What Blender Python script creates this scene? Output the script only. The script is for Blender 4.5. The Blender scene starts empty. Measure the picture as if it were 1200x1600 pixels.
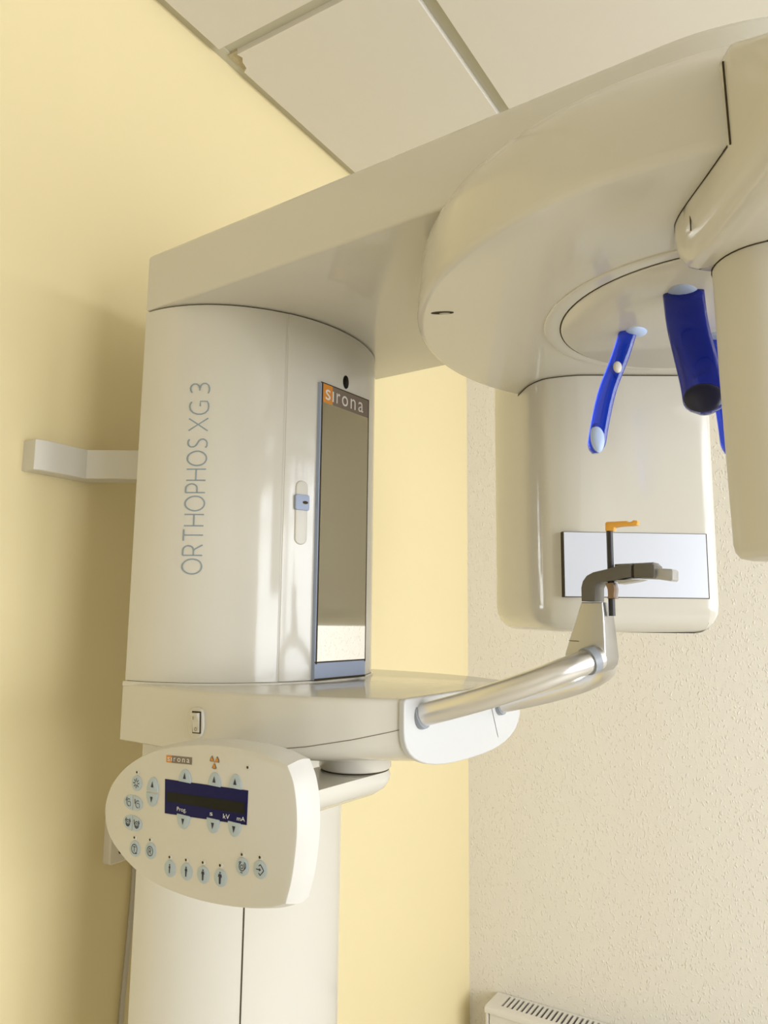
import bpy, bmesh, math, random
from mathutils import Vector, Matrix

# ---------------------------------------------------------------- camera, world, lights
PI = math.pi
EYE = 1.55                       # camera height above the floor
CEIL = EYE + 1.15                # underside of the ceiling tiles
WA = 1.0488                      # yellow wall (plane y)
WB = 2.2117                      # textured cream wall (plane x)
WC = -2.45                       # window wall (plane y)
WD = -1.9                        # wall behind the camera (plane x)
sc = bpy.context.scene
COL = sc.collection
F_PX = 1170.0


def unit(v):
    return v / v.length


def cam_axes():
    def d(p):
        return unit(Vector((p[0] - 600, -(p[1] - 800), -F_PX)))
    z = d((690, -7500))
    x = d((1330, 972))
    x = unit(x - z * x.dot(z))
    y = z.cross(x)
    return Matrix((x, y, z))     # rows: room axes in camera space -> camera-to-room rotation


RC = cam_axes()
cd = bpy.data.cameras.new('camera')
cam = bpy.data.objects.new('camera', cd)
COL.objects.link(cam)
cd.sensor_fit = 'VERTICAL'
cd.sensor_height = 36.0
cd.lens = 36.0 * F_PX / 1600.0
cd.clip_start = 0.02
cam.matrix_world = Matrix.Translation((0, 0, EYE)) @ RC.to_4x4()
sc.camera = cam

w = bpy.data.worlds.new('daylight')
sc.world = w
w.use_nodes = True
w.node_tree.nodes['Background'].inputs[0].default_value = (0.80, 0.90, 1.0, 1)
w.node_tree.nodes['Background'].inputs[1].default_value = 1.0


def area(name, loc, rot, sx, sy, power, col):
    ld = bpy.data.lights.new(name, 'AREA')
    ld.shape = 'RECTANGLE'
    ld.size = sx
    ld.size_y = sy
    ld.energy = power
    ld.color = col
    o = bpy.data.objects.new(name, ld)
    COL.objects.link(o)
    o.location = loc
    o.rotation_euler = rot
    return o


# daylight coming in through the window opposite the yellow wall
WIN1 = (-0.70, 2.10, 0.70, 2.50)              # x0, x1, z0, z1 in the window wall
area('window_daylight', ((WIN1[0] + WIN1[1]) / 2, WC - 0.10, (WIN1[2] + WIN1[3]) / 2), (PI / 2, 0, 0),
     WIN1[1] - WIN1[0], WIN1[3] - WIN1[2], 158, (0.905, 0.940, 1.0))

sc.view_settings.view_transform = 'Standard'
sc.view_settings.look = 'None'
sc.view_settings.exposure = -0.28
sc.view_settings.gamma = 1.0
sc.view_settings.use_curve_mapping = False

# ---------------------------------------------------------------- materials


def mat(name, col, rough=0.5, metal=0.0, spec=0.5, noise=0.0, nscale=8.0, bump=0.0, bscale=200.0, coat=0.0,
        trans=0.0, ior=1.5, emit=None, estr=0.0, aniso=0.0):
    m = bpy.data.materials.new(name)
    m.use_nodes = True
    nt = m.node_tree
    b = nt.nodes['Principled BSDF']
    b.inputs['Base Color'].default_value = (*col, 1)
    b.inputs['Roughness'].default_value = rough
    b.inputs['Metallic'].default_value = metal
    b.inputs['Specular IOR Level'].default_value = spec
    b.inputs['IOR'].default_value = ior
    b.inputs['Coat Weight'].default_value = coat
    b.inputs['Coat Roughness'].default_value = 0.06
    b.inputs['Transmission Weight'].default_value = trans
    if emit:
        b.inputs['Emission Color'].default_value = (*emit, 1)
        b.inputs['Emission Strength'].default_value = estr
    tc = nt.nodes.new('ShaderNodeTexCoord')
    if noise > 0:
        n = nt.nodes.new('ShaderNodeTexNoise')
        n.inputs['Scale'].default_value = nscale
        n.inputs['Detail'].default_value = 4
        nt.links.new(tc.outputs['Object'], n.inputs['Vector'])
        mx = nt.nodes.new('ShaderNodeMix')
        mx.data_type = 'RGBA'
        mx.inputs[6].default_value = (*[c * (1 - noise) for c in col], 1)
        mx.inputs[7].default_value = (*[min(1, c * (1 + noise)) for c in col], 1)
        nt.links.new(n.outputs['Fac'], mx.inputs[0])
        nt.links.new(mx.outputs[2], b.inputs['Base Color'])
    if bump > 0:
        n = nt.nodes.new('ShaderNodeTexNoise')
        n.inputs['Scale'].default_value = bscale
        n.inputs['Detail'].default_value = 3
        nt.links.new(tc.outputs['Object'], n.inputs['Vector'])
        bp = nt.nodes.new('ShaderNodeBump')
        bp.inputs['Strength'].default_value = bump
        bp.inputs['Distance'].default_value = 0.002
        nt.links.new(n.outputs['Fac'], bp.inputs['Height'])
        nt.links.new(bp.outputs['Normal'], b.inputs['Normal'])
    return m


def woodchip():
    """painted woodchip wallpaper: scattered oblong chips under matt emulsion"""
    m = mat('woodchip_wallpaper', (0.81, 0.775, 0.71), 0.55, spec=0.35)
    nt = m.node_tree
    b = nt.nodes['Principled BSDF']
    tc = nt.nodes.new('ShaderNodeTexCoord')
    mp = nt.nodes.new('ShaderNodeMapping')
    mp.inputs['Rotation'].default_value = (0.6, 0, 0)
    mp.inputs['Scale'].default_value = (1, 1.0, 0.6)
    nt.links.new(tc.outputs['Object'], mp.inputs['Vector'])
    wn = nt.nodes.new('ShaderNodeTexNoise')
    wn.inputs['Scale'].default_value = 95
    wn.inputs['Detail'].default_value = 1
    nt.links.new(mp.outputs['Vector'], wn.inputs['Vector'])
    add = nt.nodes.new('ShaderNodeVectorMath')
    add.operation = 'MULTIPLY_ADD'
    add.inputs[1].default_value = (0.013, 0.013, 0.013)
    nt.links.new(wn.outputs['Color'], add.inputs[0])
    nt.links.new(mp.outputs['Vector'], add.inputs[2])
    v = nt.nodes.new('ShaderNodeTexVoronoi')
    v.inputs['Scale'].default_value = 155
    v.inputs['Randomness'].default_value = 1.0
    nt.links.new(add.outputs['Vector'], v.inputs['Vector'])
    r = nt.nodes.new('ShaderNodeValToRGB')
    r.color_ramp.elements[0].position = 0.12
    r.color_ramp.elements[0].color = (1, 1, 1, 1)
    r.color_ramp.elements[1].position = 0.42
    r.color_ramp.elements[1].color = (0, 0, 0, 1)
    nt.links.new(v.outputs['Distance'], r.inputs['Fac'])
    sel = nt.nodes.new('ShaderNodeMath')
    sel.operation = 'MULTIPLY'
    sep = nt.nodes.new('ShaderNodeSeparateColor')
    nt.links.new(v.outputs['Color'], sep.inputs['Color'])
    nt.links.new(r.outputs['Color'], sel.inputs[0])
    nt.links.new(sep.outputs['Red'], sel.inputs[1])
    bp = nt.nodes.new('ShaderNodeBump')
    bp.inputs['Strength'].default_value = 0.7
    bp.inputs['Distance'].default_value = 0.0021
    nt.links.new(sel.outputs['Value'], bp.inputs['Height'])
    nt.links.new(bp.outputs['Normal'], b.inputs['Normal'])
    return m


M = {}
M['yellow'] = mat('yellow_wall_paint', (0.785, 0.67, 0.39), 0.5, spec=0.35, noise=0.02, nscale=3, bump=0.08, bscale=60)
M['woodchip'] = woodchip()
M['cream_wall'] = mat('cream_wall_paint', (0.78, 0.74, 0.64), 0.6, spec=0.3, bump=0.1, bscale=90)
M['floor'] = mat('linoleum', (0.74, 0.70, 0.62), 0.35, noise=0.08, nscale=40)
M['tile'] = mat('ceiling_tile', (0.72, 0.68, 0.60), 0.7, spec=0.2, noise=0.01, nscale=30, bump=0.05, bscale=300)
M['grid'] = mat('ceiling_grid_metal', (0.55, 0.52, 0.40), 0.5, spec=0.3)
M['chip'] = mat('broken_fibre', (0.50, 0.43, 0.28), 0.9, noise=0.3, nscale=300)
M['shell'] = mat('cream_plastic', (0.625, 0.595, 0.52), 0.12, spec=0.5, coat=0.15)
M['shell_matt'] = mat('cream_plastic_satin', (0.625, 0.595, 0.52), 0.38, spec=0.45)
M['panel'] = mat('panel_plastic', (0.64, 0.62, 0.57), 0.42, spec=0.4)
M['seam'] = mat('seam_shadow_gap', (0.06, 0.047, 0.028), 0.8, spec=0.1)
M['bluegrey'] = mat('blue_grey_plastic', (0.34, 0.40, 0.54), 0.5)
M['paleblue'] = mat('pale_blue_pad', (0.45, 0.56, 0.80), 0.4)
M['button'] = mat('button_blue_grey', (0.42, 0.50, 0.56), 0.45)
M['navy'] = mat('navy_print', (0.006, 0.008, 0.05), 0.45)
M['display'] = mat('display_blue', (0.001, 0.002, 0.075), 0.3, spec=0.15)
M['lcd'] = mat('lcd_dark', (0.006, 0.006, 0.004), 0.3, spec=0.15)
M['white_print'] = mat('white_print', (0.75, 0.77, 0.80), 0.5)
M['mirror'] = mat('mirror_glass', (0.93, 0.93, 0.91), 0.01, metal=1.0)
M['steel_panel'] = mat('polished_sensor_window', (0.66, 0.69, 0.77), 0.28, metal=0.15, spec=0.6)
M['orange'] = mat('orange_print', (0.62, 0.24, 0.03), 0.5)
M['brown'] = mat('brown_grey_print', (0.19, 0.145, 0.11), 0.5)
M['logo_white'] = mat('logo_white', (0.72, 0.68, 0.62), 0.5)
M['lettering'] = mat('grey_blue_lettering', (0.25, 0.31, 0.34), 0.5)
M['metal'] = mat('brushed_aluminium', (0.74, 0.73, 0.72), 0.30, metal=1.0, bump=0.02, bscale=500)
M['cast'] = mat('silver_casting', (0.46, 0.455, 0.44), 0.33, metal=1.0)
M['dark_grey'] = mat('dark_grey_holder', (0.10, 0.09, 0.072), 0.32, spec=0.5)
M['mid_grey'] = mat('mid_grey_holder', (0.40, 0.39, 0.38), 0.3, metal=0.3)
M['black'] = mat('black_rod', (0.012, 0.010, 0.010), 0.4)
M['bronze'] = mat('bronze_clip', (0.22, 0.15, 0.10), 0.3, metal=0.7)
M['yellow_plastic'] = mat('amber_plastic', (0.78, 0.38, 0.05), 0.35)
M['ring'] = mat('grey_collar', (0.27, 0.29, 0.32), 0.4)
M['cap'] = mat('end_cap_plastic', (0.58, 0.58, 0.57), 0.35)
M['radiator'] = mat('radiator_enamel', (0.74, 0.715, 0.665), 0.3, coat=0.2)
M['dark'] = mat('dark_cavity', (0.03, 0.027, 0.022), 0.8)
M['frame'] = mat('window_frame', (0.82, 0.82, 0.80), 0.35)
M['socket'] = mat('socket_plastic', (0.74, 0.69, 0.58), 0.4)
M['cable'] = mat('grey_cable', (0.50, 0.46, 0.38), 0.5)


def blue_glass():
    m = mat('translucent_blue_plastic', (0.02, 0.07, 0.75), 0.06, spec=0.6, trans=0.8, ior=1.40, coat=0.3)
    return m


M['blue'] = blue_glass()
M['blue_deep'] = mat('translucent_deep_blue_plastic', (0.006, 0.022, 0.36), 0.06, spec=0.6, trans=0.6, ior=1.40, coat=0.3)
M['blue_dark'] = mat('dark_blue_pad', (0.006, 0.006, 0.03), 0.3)
g = mat('window_glass', (1, 1, 1), 0.0)
nt = g.node_tree
tr = nt.nodes.new('ShaderNodeBsdfTransparent')
gl = nt.nodes.new('ShaderNodeBsdfGlossy')
gl.inputs['Roughness'].default_value = 0.02
mxs = nt.nodes.new('ShaderNodeMixShader')
mxs.inputs[0].default_value = 0.06
nt.links.new(tr.outputs[0], mxs.inputs[1])
nt.links.new(gl.outputs[0], mxs.inputs[2])
nt.links.new(mxs.outputs[0], nt.nodes['Material Output'].inputs['Surface'])
M['glass'] = g

# ---------------------------------------------------------------- mesh helpers (everything is given in room coordinates)


class MB:
    def __init__(self):
        self.v = []
        self.f = []
        self.m = []

    def poly(self, pts, mi=0):
        i = len(self.v)
        self.v += [tuple(p) for p in pts]
        self.f.append(list(range(i, i + len(pts))))
        self.m.append(mi)

    def loft(self, rings, mi=0, cap0=True, cap1=True, closed=True):
        n = len(rings[0])
        i0 = len(self.v)
        for r in rings:
            self.v += [tuple(p) for p in r]
        for k in range(len(rings) - 1):
            a = i0 + k * n
            b = a + n
            for j in range(n if closed else n - 1):
                q = (j + 1) % n
                self.f.append([a + j, a + q, b + q, b + j])
                self.m.append(mi)
        if cap0:
            self.f.append([i0 + j for j in range(n)][::-1])
            self.m.append(mi)
        if cap1:
            e = i0 + (len(rings) - 1) * n
            self.f.append([e + j for j in range(n)])
            self.m.append(mi)

    def box(self, a, b, mi=0):
        x0, y0, z0 = a
        x1, y1, z1 = b
        r = [(x0, y0), (x1, y0), (x1, y1), (x0, y1)]
        self.loft([[(x, y, z0) for x, y in r], [(x, y, z1) for x, y in r]], mi)


ROOTS = {}


def build(name, mb, mats, parent=None, smooth=40, origin=None, recalc=True, bevel=0.0):
    me = bpy.data.meshes.new(name)
    org = origin if origin is not None else (parent['_o'] if parent is not None else (0, 0, 0))
    org = Vector(org)
    me.from_pydata([Vector(p) - org for p in mb.v], [], mb.f)
    if not isinstance(mats, (list, tuple)):
        mats = [mats]
    for m in mats:
        me.materials.append(M[m])
    me.polygons.foreach_set('material_index', mb.m)
    if recalc:
        bm = bmesh.new()
        bm.from_mesh(me)
        bmesh.ops.remove_doubles(bm, verts=bm.verts, dist=1e-6)
        bmesh.ops.recalc_face_normals(bm, faces=bm.faces)
        bm.to_mesh(me)
        bm.free()
    if smooth:
        me.shade_smooth()
        me.set_sharp_from_angle(angle=math.radians(smooth))
    me.update()
    o = bpy.data.objects.new(name, me)
    COL.objects.link(o)
    if parent is not None:
        o.parent = parent
    else:
        o.location = org
    if bevel:
        bv = o.modifiers.new('edge', 'BEVEL')
        bv.width = bevel
        bv.segments = 2
        bv.limit_method = 'ANGLE'
    o['_o'] = tuple(org)
    return o


def thing(name, label, cat, loc):
    o = bpy.data.objects.new(name, None)
    COL.objects.link(o)
    o.empty_display_size = 0.05
    o.location = loc
    o['_o'] = tuple(loc)
    o['label'] = label
    o['category'] = cat
    return o


def tag(o, label, cat):
    o['label'] = label
    o['category'] = cat
    return o


def struct(o, label=None):
    o['kind'] = 'structure'
    if label:
        o['label'] = label
    return o


# machine frame: u across the machine (away from the camera), v out from the yellow wall, z relative to the eye level
TH = math.radians(3.3)
OX, OY = 0.704, 0.849
UD = (math.cos(TH), -math.sin(TH))
VD = (-math.sin(TH), -math.cos(TH))


def W(u, v, z):
    return (OX + u * UD[0] + v * VD[0], OY + u * UD[1] + v * VD[1], z + EYE)


# rotating C-arm frame: a towards the sensor, b to the right, around the rotation axis
CU, CV = 0.223, 0.736
_l = math.hypot(0.83, 0.56)
NA = (0.83 / _l, -0.56 / _l)
NB = (0.56 / _l, 0.83 / _l)


def A(a, b, z):
    return W(CU + a * NA[0] + b * NB[0], CV + a * NA[1] + b * NB[1], z)


# pixel -> point on the plane u = const (used for flat details)
def ray(px, py):
    return RC @ Vector((px - 600, -(py - 800), -F_PX))


def PU(px, py, u):
    r = ray(px, py)
    t = (u + OX * UD[0] + OY * UD[1]) / (r.x * UD[0] + r.y * UD[1])
    p = r * t
    dx, dy = p.x - OX, p.y - OY
    return (dx * VD[0] + dy * VD[1], p.z)


# ---- 2D outline helpers
def ellipse(cu, cv, ru, rv, n=64, a0=0.0, a1=2 * PI, closed=True):
    m = n if closed else n - 1
    return [(cu + ru * math.cos(a0 + (a1 - a0) * i / m), cv + rv * math.sin(a0 + (a1 - a0) * i / m)) for i in range(n)]


def rrect(x0, x1, y0, y1, r, seg=8):
    p = []
    if not isinstance(r, (list, tuple)):
        r = [r] * 4
    for (cx, cy, s, rr) in ((x1, y1, 0, r[0]), (x0, y1, 1, r[1]), (x0, y0, 2, r[2]), (x1, y0, 3, r[3])):
        ox = cx - rr if cx == x1 else cx + rr
        oy = cy - rr if cy == y1 else cy + rr
        for k in range(seg + 1):
            a = PI / 2 * (s + k / seg)
            p.append((ox + rr * math.cos(a), oy + rr * math.sin(a)))
    return p


def area2(p):
    return sum(p[i][0] * p[(i + 1) % len(p)][1] - p[(i + 1) % len(p)][0] * p[i][1] for i in range(len(p))) / 2


def offset(p, d):
    """move an outline outwards by d along its vertex normals"""
    s = 1 if area2(p) > 0 else -1
    n = len(p)
    out = []
    for i in range(n):
        a = Vector(p[i - 1])
        b = Vector(p[i])
        c = Vector(p[(i + 1) % n])
        e1 = (b - a)
        e2 = (c - b)
        if e1.length < 1e-9:
            e1 = e2
        if e2.length < 1e-9:
            e2 = e1
        n1 = Vector((e1.y, -e1.x)).normalized()
        n2 = Vector((e2.y, -e2.x)).normalized()
        nn = n1 + n2
        if nn.length < 1e-6:
            nn = n1
        nn.normalize()
        k = 1 / max(0.5, nn.dot(n1))
        q = b + nn * d * s * k
        out.append((q.x, q.y))
    return out


def smooth_closed(pts, sub=6):
    """Catmull-Rom through a closed list of 2D points"""
    n = len(pts)
    out = []
    for i in range(n):
        p0, p1, p2, p3 = (Vector(pts[(i + k) % n]) for k in (-1, 0, 1, 2))
        for s in range(sub):
            t = s / sub
            q = 0.5 * ((2 * p1) + (p2 - p0) * t + (2 * p0 - 5 * p1 + 4 * p2 - p3) * t * t + (3 * p1 - p0 - 3 * p2 + p3) * t ** 3)
            out.append((q.x, q.y))
    return out


def smooth_open(pts, sub=8):
    n = len(pts)
    out = []
    P = [Vector(p) for p in pts]
    for i in range(n - 1):
        p0 = P[i - 1] if i else P[0] * 2 - P[1]
        p1, p2 = P[i], P[i + 1]
        p3 = P[i + 2] if i + 2 < n else P[-1] * 2 - P[-2]
        for s in range(sub):
            t = s / sub
            out.append(0.5 * ((2 * p1) + (p2 - p0) * t + (2 * p0 - 5 * p1 + 4 * p2 - p3) * t * t + (3 * p1 - p0 - 3 * p2 + p3) * t ** 3))
    out.append(P[-1])
    return out


def extrude(mb, outline, d0, d1, mapf, r0=0.0, r1=0.0, seg=4, mi=0):
    """prism of a 2D outline from depth d0 to d1 with rounded rims; mapf(x, y, depth) -> room point"""
    rings = []
    s = 1 if d1 > d0 else -1
    if r0 > 0:
        for k in range(seg + 1):
            t = PI / 2 * k / seg
            rings.append((offset(outline, -r0 * (1 - math.sin(t))), d0 + s * r0 * (1 - math.cos(t))))
    else:
        rings.append((outline, d0))
    if r1 > 0:
        for k in range(seg + 1):
            t = PI / 2 * (1 - k / seg)
            rings.append((offset(outline, -r1 * (1 - math.sin(t))), d1 - s * r1 * (1 - math.cos(t))))
    else:
        rings.append((outline, d1))
    mb.loft([[mapf(x, y, d) for x, y in o] for o, d in rings], mi)


def tube(mb, path, rad, n=16, mi=0, cap=True):
    P = [Vector(p) for p in path]
    up = Vector((0, 0, 1))
    rings = []
    for i, p in enumerate(P):
        t = (P[min(i + 1, len(P) - 1)] - P[max(i - 1, 0)]).normalized()
        ref = up if abs(t.dot(up)) < 0.95 else Vector((1, 0, 0))
        x = t.cross(ref).normalized()
        y = t.cross(x)
        r = rad[i] if isinstance(rad, (list, tuple)) else rad
        rings.append([p + (x * math.cos(2 * PI * k / n) + y * math.sin(2 * PI * k / n)) * r for k in range(n)])
    mb.loft(rings, mi, cap, cap)


def text_polys(s, font_size=1.0):
    """glyph triangles of a word, as ([(x, y)], [faces]) with the built-in font"""
    cu = bpy.data.curves.new('glyphs', 'FONT')
    cu.body = s
    cu.size = font_size
    cu.resolution_u = 4
    o = bpy.data.objects.new('glyphs', cu)
    COL.objects.link(o)
    dg = bpy.context.evaluated_depsgraph_get()
    dg.update()
    me = bpy.data.meshes.new_from_object(o.evaluated_get(dg))
    vs = [(v.co.x, v.co.y) for v in me.vertices]
    fs = [list(p.vertices) for p in me.polygons]
    bpy.data.objects.remove(o)
    bpy.data.curves.remove(cu)
    bpy.data.meshes.remove(me)
    return vs, fs


def put_text(mb, s, mapf, x0, x1, y0, y1, mi=0):
    """fit a word into the box x0..x1, y0..y1 of a surface"""
    vs, fs = text_polys(s)
    ax = min(v[0] for v in vs)
    bx = max(v[0] for v in vs)
    ay = min(v[1] for v in vs)
    by = max(v[1] for v in vs)
    i0 = len(mb.v)
    for (x, y) in vs:
        mb.v.append(tuple(mapf(x0 + (x - ax) / (bx - ax) * (x1 - x0), y0 + (y - ay) / (by - ay) * (y1 - y0))))
    for f in fs:
        mb.f.append([i0 + k for k in f])
        mb.m.append(mi)


# ---------------------------------------------------------------- the room
def slab(name, a, b, m, label):
    mb = MB()
    mb.box(a, b)
    return struct(build(name, mb, m, smooth=0), label)


T = 0.2
slab('floor', (WD - T, WC - T, -0.1), (WB + T, WA + T, 0), 'floor', 'beige linoleum floor of the x-ray room')
slab('wall_left', (WD - T, WA, 0), (WB + T, WA + T, CEIL + 0.2), 'yellow', 'smooth yellow painted wall behind the x-ray unit')
slab('wall_back', (WB, WC - T, 0), (WB + T, WA, CEIL + 0.2), 'woodchip', 'cream wall with rough woodchip wallpaper')


def wall_with_hole(name, axis, pos, lo, hi, hole, label):
    mb = MB()
    h0, h1, z0, z1 = hole

    def bx(p0, p1, za, zb):
        if axis == 'y':
            mb.box((p0, pos - T, za), (p1, pos, zb))
        else:
            mb.box((pos - T, p0, za), (pos, p1, zb))
    top = CEIL + 0.2
    bx(lo, h0, 0, top)
    bx(h1, hi, 0, top)
    bx(h0, h1, 0, z0)
    bx(h0, h1, z1, top)
    return struct(build(name, mb, 'cream_wall', smooth=0), label)


wall_with_hole('wall_right', 'y', WC, WD - T, WB, WIN1, 'cream wall with the window facing the yellow wall')
slab('wall_front', (WD - T, WC, 0), (WD, WA, CEIL + 0.2), 'cream_wall', 'plain cream wall behind the viewer')


def window(name, axis, pos, hole, label):
    h0, h1, z0, z1 = hole

    def P(p, d, z):
        return (p, pos - d, z) if axis == 'y' else (pos - d, p, z)

    def bar(mb, p0, p1, za, zb, d0=0.02, d1=0.08):
        a = P(p0, d1, za)
        b = P(p1, d0, zb)
        mb.box(tuple(min(i, j) for i, j in zip(a, b)), tuple(max(i, j) for i, j in zip(a, b)))
    mb = MB()
    f = 0.06
    bar(mb, h0, h0 + f, z0, z1)
    bar(mb, h1 - f, h1, z0, z1)
    bar(mb, h0 + f, h1 - f, z0, z0 + f)
    bar(mb, h0 + f, h1 - f, z1 - f, z1)
    o = struct(build(name, mb, 'frame', smooth=0), label)
    mid = (h0 + h1) / 2
    mb = MB()
    bar(mb, mid - 0.045, mid + 0.045, z0 + f, z1 - f)
    build('mullion', mb, 'frame', o, smooth=0)
    for k in (1, 2):
        mb = MB()
        zz = z1 - 0.42 if k == 1 else z0 + 0.42
        if k == 1:
            bar(mb, h0 + f, mid - 0.045, zz - 0.02, zz + 0.02)
            build('transom', mb, 'frame', o, smooth=0)
            mb = MB()
            bar(mb, mid + 0.045, h1 - f, zz - 0.02, zz + 0.02)
            build('transom', mb, 'frame', o, smooth=0)
    for (p0, p1) in ((h0 + f, mid - 0.045), (mid + 0.045, h1 - f)):
        mb = MB()
        bar(mb, p0, p1, z0 + f, z1 - f, 0.045, 0.05)
        build('pane', mb, 'glass', o, smooth=0)
    return o


window('window_1', 'y', WC, WIN1, 'white framed window across the room from the yellow wall')

# ceiling: recessed grid with fibre tiles hanging a little below it
GX = 1.012          # centre of one cross strip
GY = 0.603          # centre of one long strip
MOD = 0.625
GAP = 0.030
mb = MB()
mb.box((WD - T, WC - T, CEIL + 0.03), (WB, WA, CEIL + 0.2))
ceil = struct(build('ceiling', mb, 'cream_wall', smooth=0), 'suspended ceiling of cream fibre tiles in a grid')
xs = [GX + MOD * k for k in range(-6, 4)]
ys = [GY + MOD * k for k in range(-6, 2)]
zg = CEIL + 0.013


def strip(name, a, b):
    mb = MB()
    mb.box(a, b)
    return build(name, mb, 'grid', ceil, smooth=0)


for x in xs:
    if WD < x < WB:
        strip('grid_strip', (x - 0.02, WC, zg), (x + 0.02, WA, zg + 0.02))
for y in ys:
    if WC < y < WA:
        strip('grid_strip', (WD, y - 0.02, zg + 0.001), (WB, y + 0.02, zg + 0.021))
strip('wall_angle', (WD, WA - 0.024, zg - 0.004), (WB, WA, zg + 0.002))
strip('wall_angle', (WB - 0.024, WC, zg - 0.004), (WB, WA - 0.024, zg + 0.002))
bx = [WD] + [x for x in xs if WD < x < WB] + [WB]
by = [WC] + [y for y in ys if WC < y < WA] + [WA]
for i in range(len(bx) - 1):
    for j in range(len(by) - 1):
        g = GAP / 2
        x0 = bx[i] + (g if bx[i] in xs else 0.002)
        x1 = bx[i + 1] - (g if bx[i + 1] in xs else 0.022)
        y0 = by[j] + (g if by[j] in ys else 0.002)
        y1 = by[j + 1] - (g if by[j + 1] in ys else 0.021)
        if x1 - x0 < 0.03 or y1 - y0 < 0.03:
            continue
        mb = MB()
        o2 = [(x0, y0), (x1, y0), (x1, y1), (x0, y1)]
        chipped = abs(x0 - (GX + g)) < 1e-6 and abs(y1 - (WA - 0.021)) < 1e-6
        if chipped:     # broken corner beside the yellow wall
            o2 = [(x0, y0), (x1, y0), (x1, y1), (x0 + 0.046, y1), (x0 + 0.040, y1 - 0.012), (x0 + 0.022, y1 - 0.017), (x0 + 0.012, y1 - 0.026), (x0, y1 - 0.022)]
        mb.loft([[(x, y, CEIL) for x, y in o2], [(x, y, CEIL + 0.025) for x, y in o2]])
        build('ceiling_tile', mb, 'tile', ceil, smooth=0)
        if chipped:
            mb = MB()
            c2 = [(x0 + 0.047, y1 + 0.002), (x0 + 0.041, y1 - 0.014), (x0 + 0.022, y1 - 0.019), (x0 + 0.012, y1 - 0.028), (x0 - 0.002, y1 - 0.024), (x0 - 0.002, y1 + 0.002)]
            mb.loft([[(x, y, CEIL + 0.0065) for x, y in c2], [(x, y, CEIL + 0.02) for x, y in c2]])
            build('broken_tile_edge', mb, 'chip', ceil, smooth=0)

# ---------------------------------------------------------------- the panoramic x-ray unit
unit_base = W(0.222, 0.06, -EYE)
X = thing('panoramic_xray_unit', 'large cream panoramic dental x-ray machine standing against the yellow wall', 'x-ray machine', unit_base)

# lower column (half ellipse) down to the floor
def half_ell(cu, ru, rv, n=48, back=0.0):
    return [(cu + ru * math.cos(PI - PI * i / n), back + rv * math.sin(PI * i / n)) for i in range(n + 1)]


mb = MB()
extrude(mb, half_ell(0.222, 0.187, 0.145), -EYE + 0.03, -0.17, W)
col = build('column', mb, 'shell', X)
mb = MB()
extrude(mb, rrect(-0.02, 0.464, -0.03, 0.33, 0.05), -EYE, -EYE + 0.03, W, r1=0.006)
build('base_plate', mb, 'shell_matt', X)


def ell_pt(u, cu, ru, rv):
    return rv * math.sqrt(max(0, 1 - ((u - cu) / ru) ** 2))


def v_strip(mb, u, wd, z0, z1, cu, ru, rv, lift=0.0006):
    """a narrow upright line on a half-elliptic shell"""
    ring = []
    for du in (-wd / 2, wd / 2):
        v = ell_pt(u + du, cu, ru + lift, rv + lift)
        ring.append((u + du, v))
    mb.poly([W(ring[0][0], ring[0][1], z0), W(ring[1][0], ring[1][1], z0), W(ring[1][0], ring[1][1], z1), W(ring[0][0], ring[0][1], z1)])


mb = MB()
v_strip(mb, 0.1195, 0.0018, -EYE + 0.03, -0.19, 0.222, 0.187, 0.145)
build('cover_joint', mb, 'seam', col, recalc=False, smooth=0)

# body: half-elliptic housing between the shelf and the overhead beam
BU, BR, BV = 0.222, 0.222, 0.195
Z_SH, Z_BE, Z_BT = -0.0913, 0.4398, 0.5284
mb = MB()
extrude(mb, half_ell(BU, BR, BV, 72), Z_SH + 0.003, Z_BE - 0.0022, W)
body = build('body_housing', mb, 'shell', X)
mb = MB()
extrude(mb, offset(half_ell(BU, BR, BV, 72), -0.003), Z_BE - 0.003, Z_BE + 0.0005, W)
build('top_joint', mb, 'seam', body)
mb = MB()
extrude(mb, offset(half_ell(BU, BR, BV, 72), -0.002), Z_SH + 0.001, Z_SH + 0.004, W)
build('bottom_joint', mb, 'seam', body)

# front door of the body: a slightly proud skin right of the vertical joint
mb = MB()
du0, du1 = 0.118, 0.40
n = 40
front = [(du0 + (du1 - du0) * i / n, ell_pt(du0 + (du1 - du0) * i / n, BU, BR + 0.0012, BV + 0.0012)) for i in range(n + 1)]
back = [(du0 + (du1 - du0) * i / n, ell_pt(du0 + (du1 - du0) * i / n, BU, BR, BV) - 0.006) for i in range(n + 1)][::-1]
extrude(mb, front + back, Z_SH + 0.0035, Z_BE - 0.0025, W)
door = build('front_door', mb, 'shell', X)
mb = MB()
v_strip(mb, 0.1172, 0.0022, Z_SH + 0.004, Z_BE - 0.003, BU, BR, BV, 0.0004)
build('door_joint', mb, 'shell_matt', X, recalc=False, smooth=0)


def on_body(u, z, lift):
    """point on the body shell with its outward normal"""
    v = ell_pt(u, BU, BR, BV)
    nx, ny = (u - BU) / BR ** 2, v / BV ** 2
    l = math.hypot(nx, ny)
    return W(u + nx / l * lift, v + ny / l * lift, z)


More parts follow.
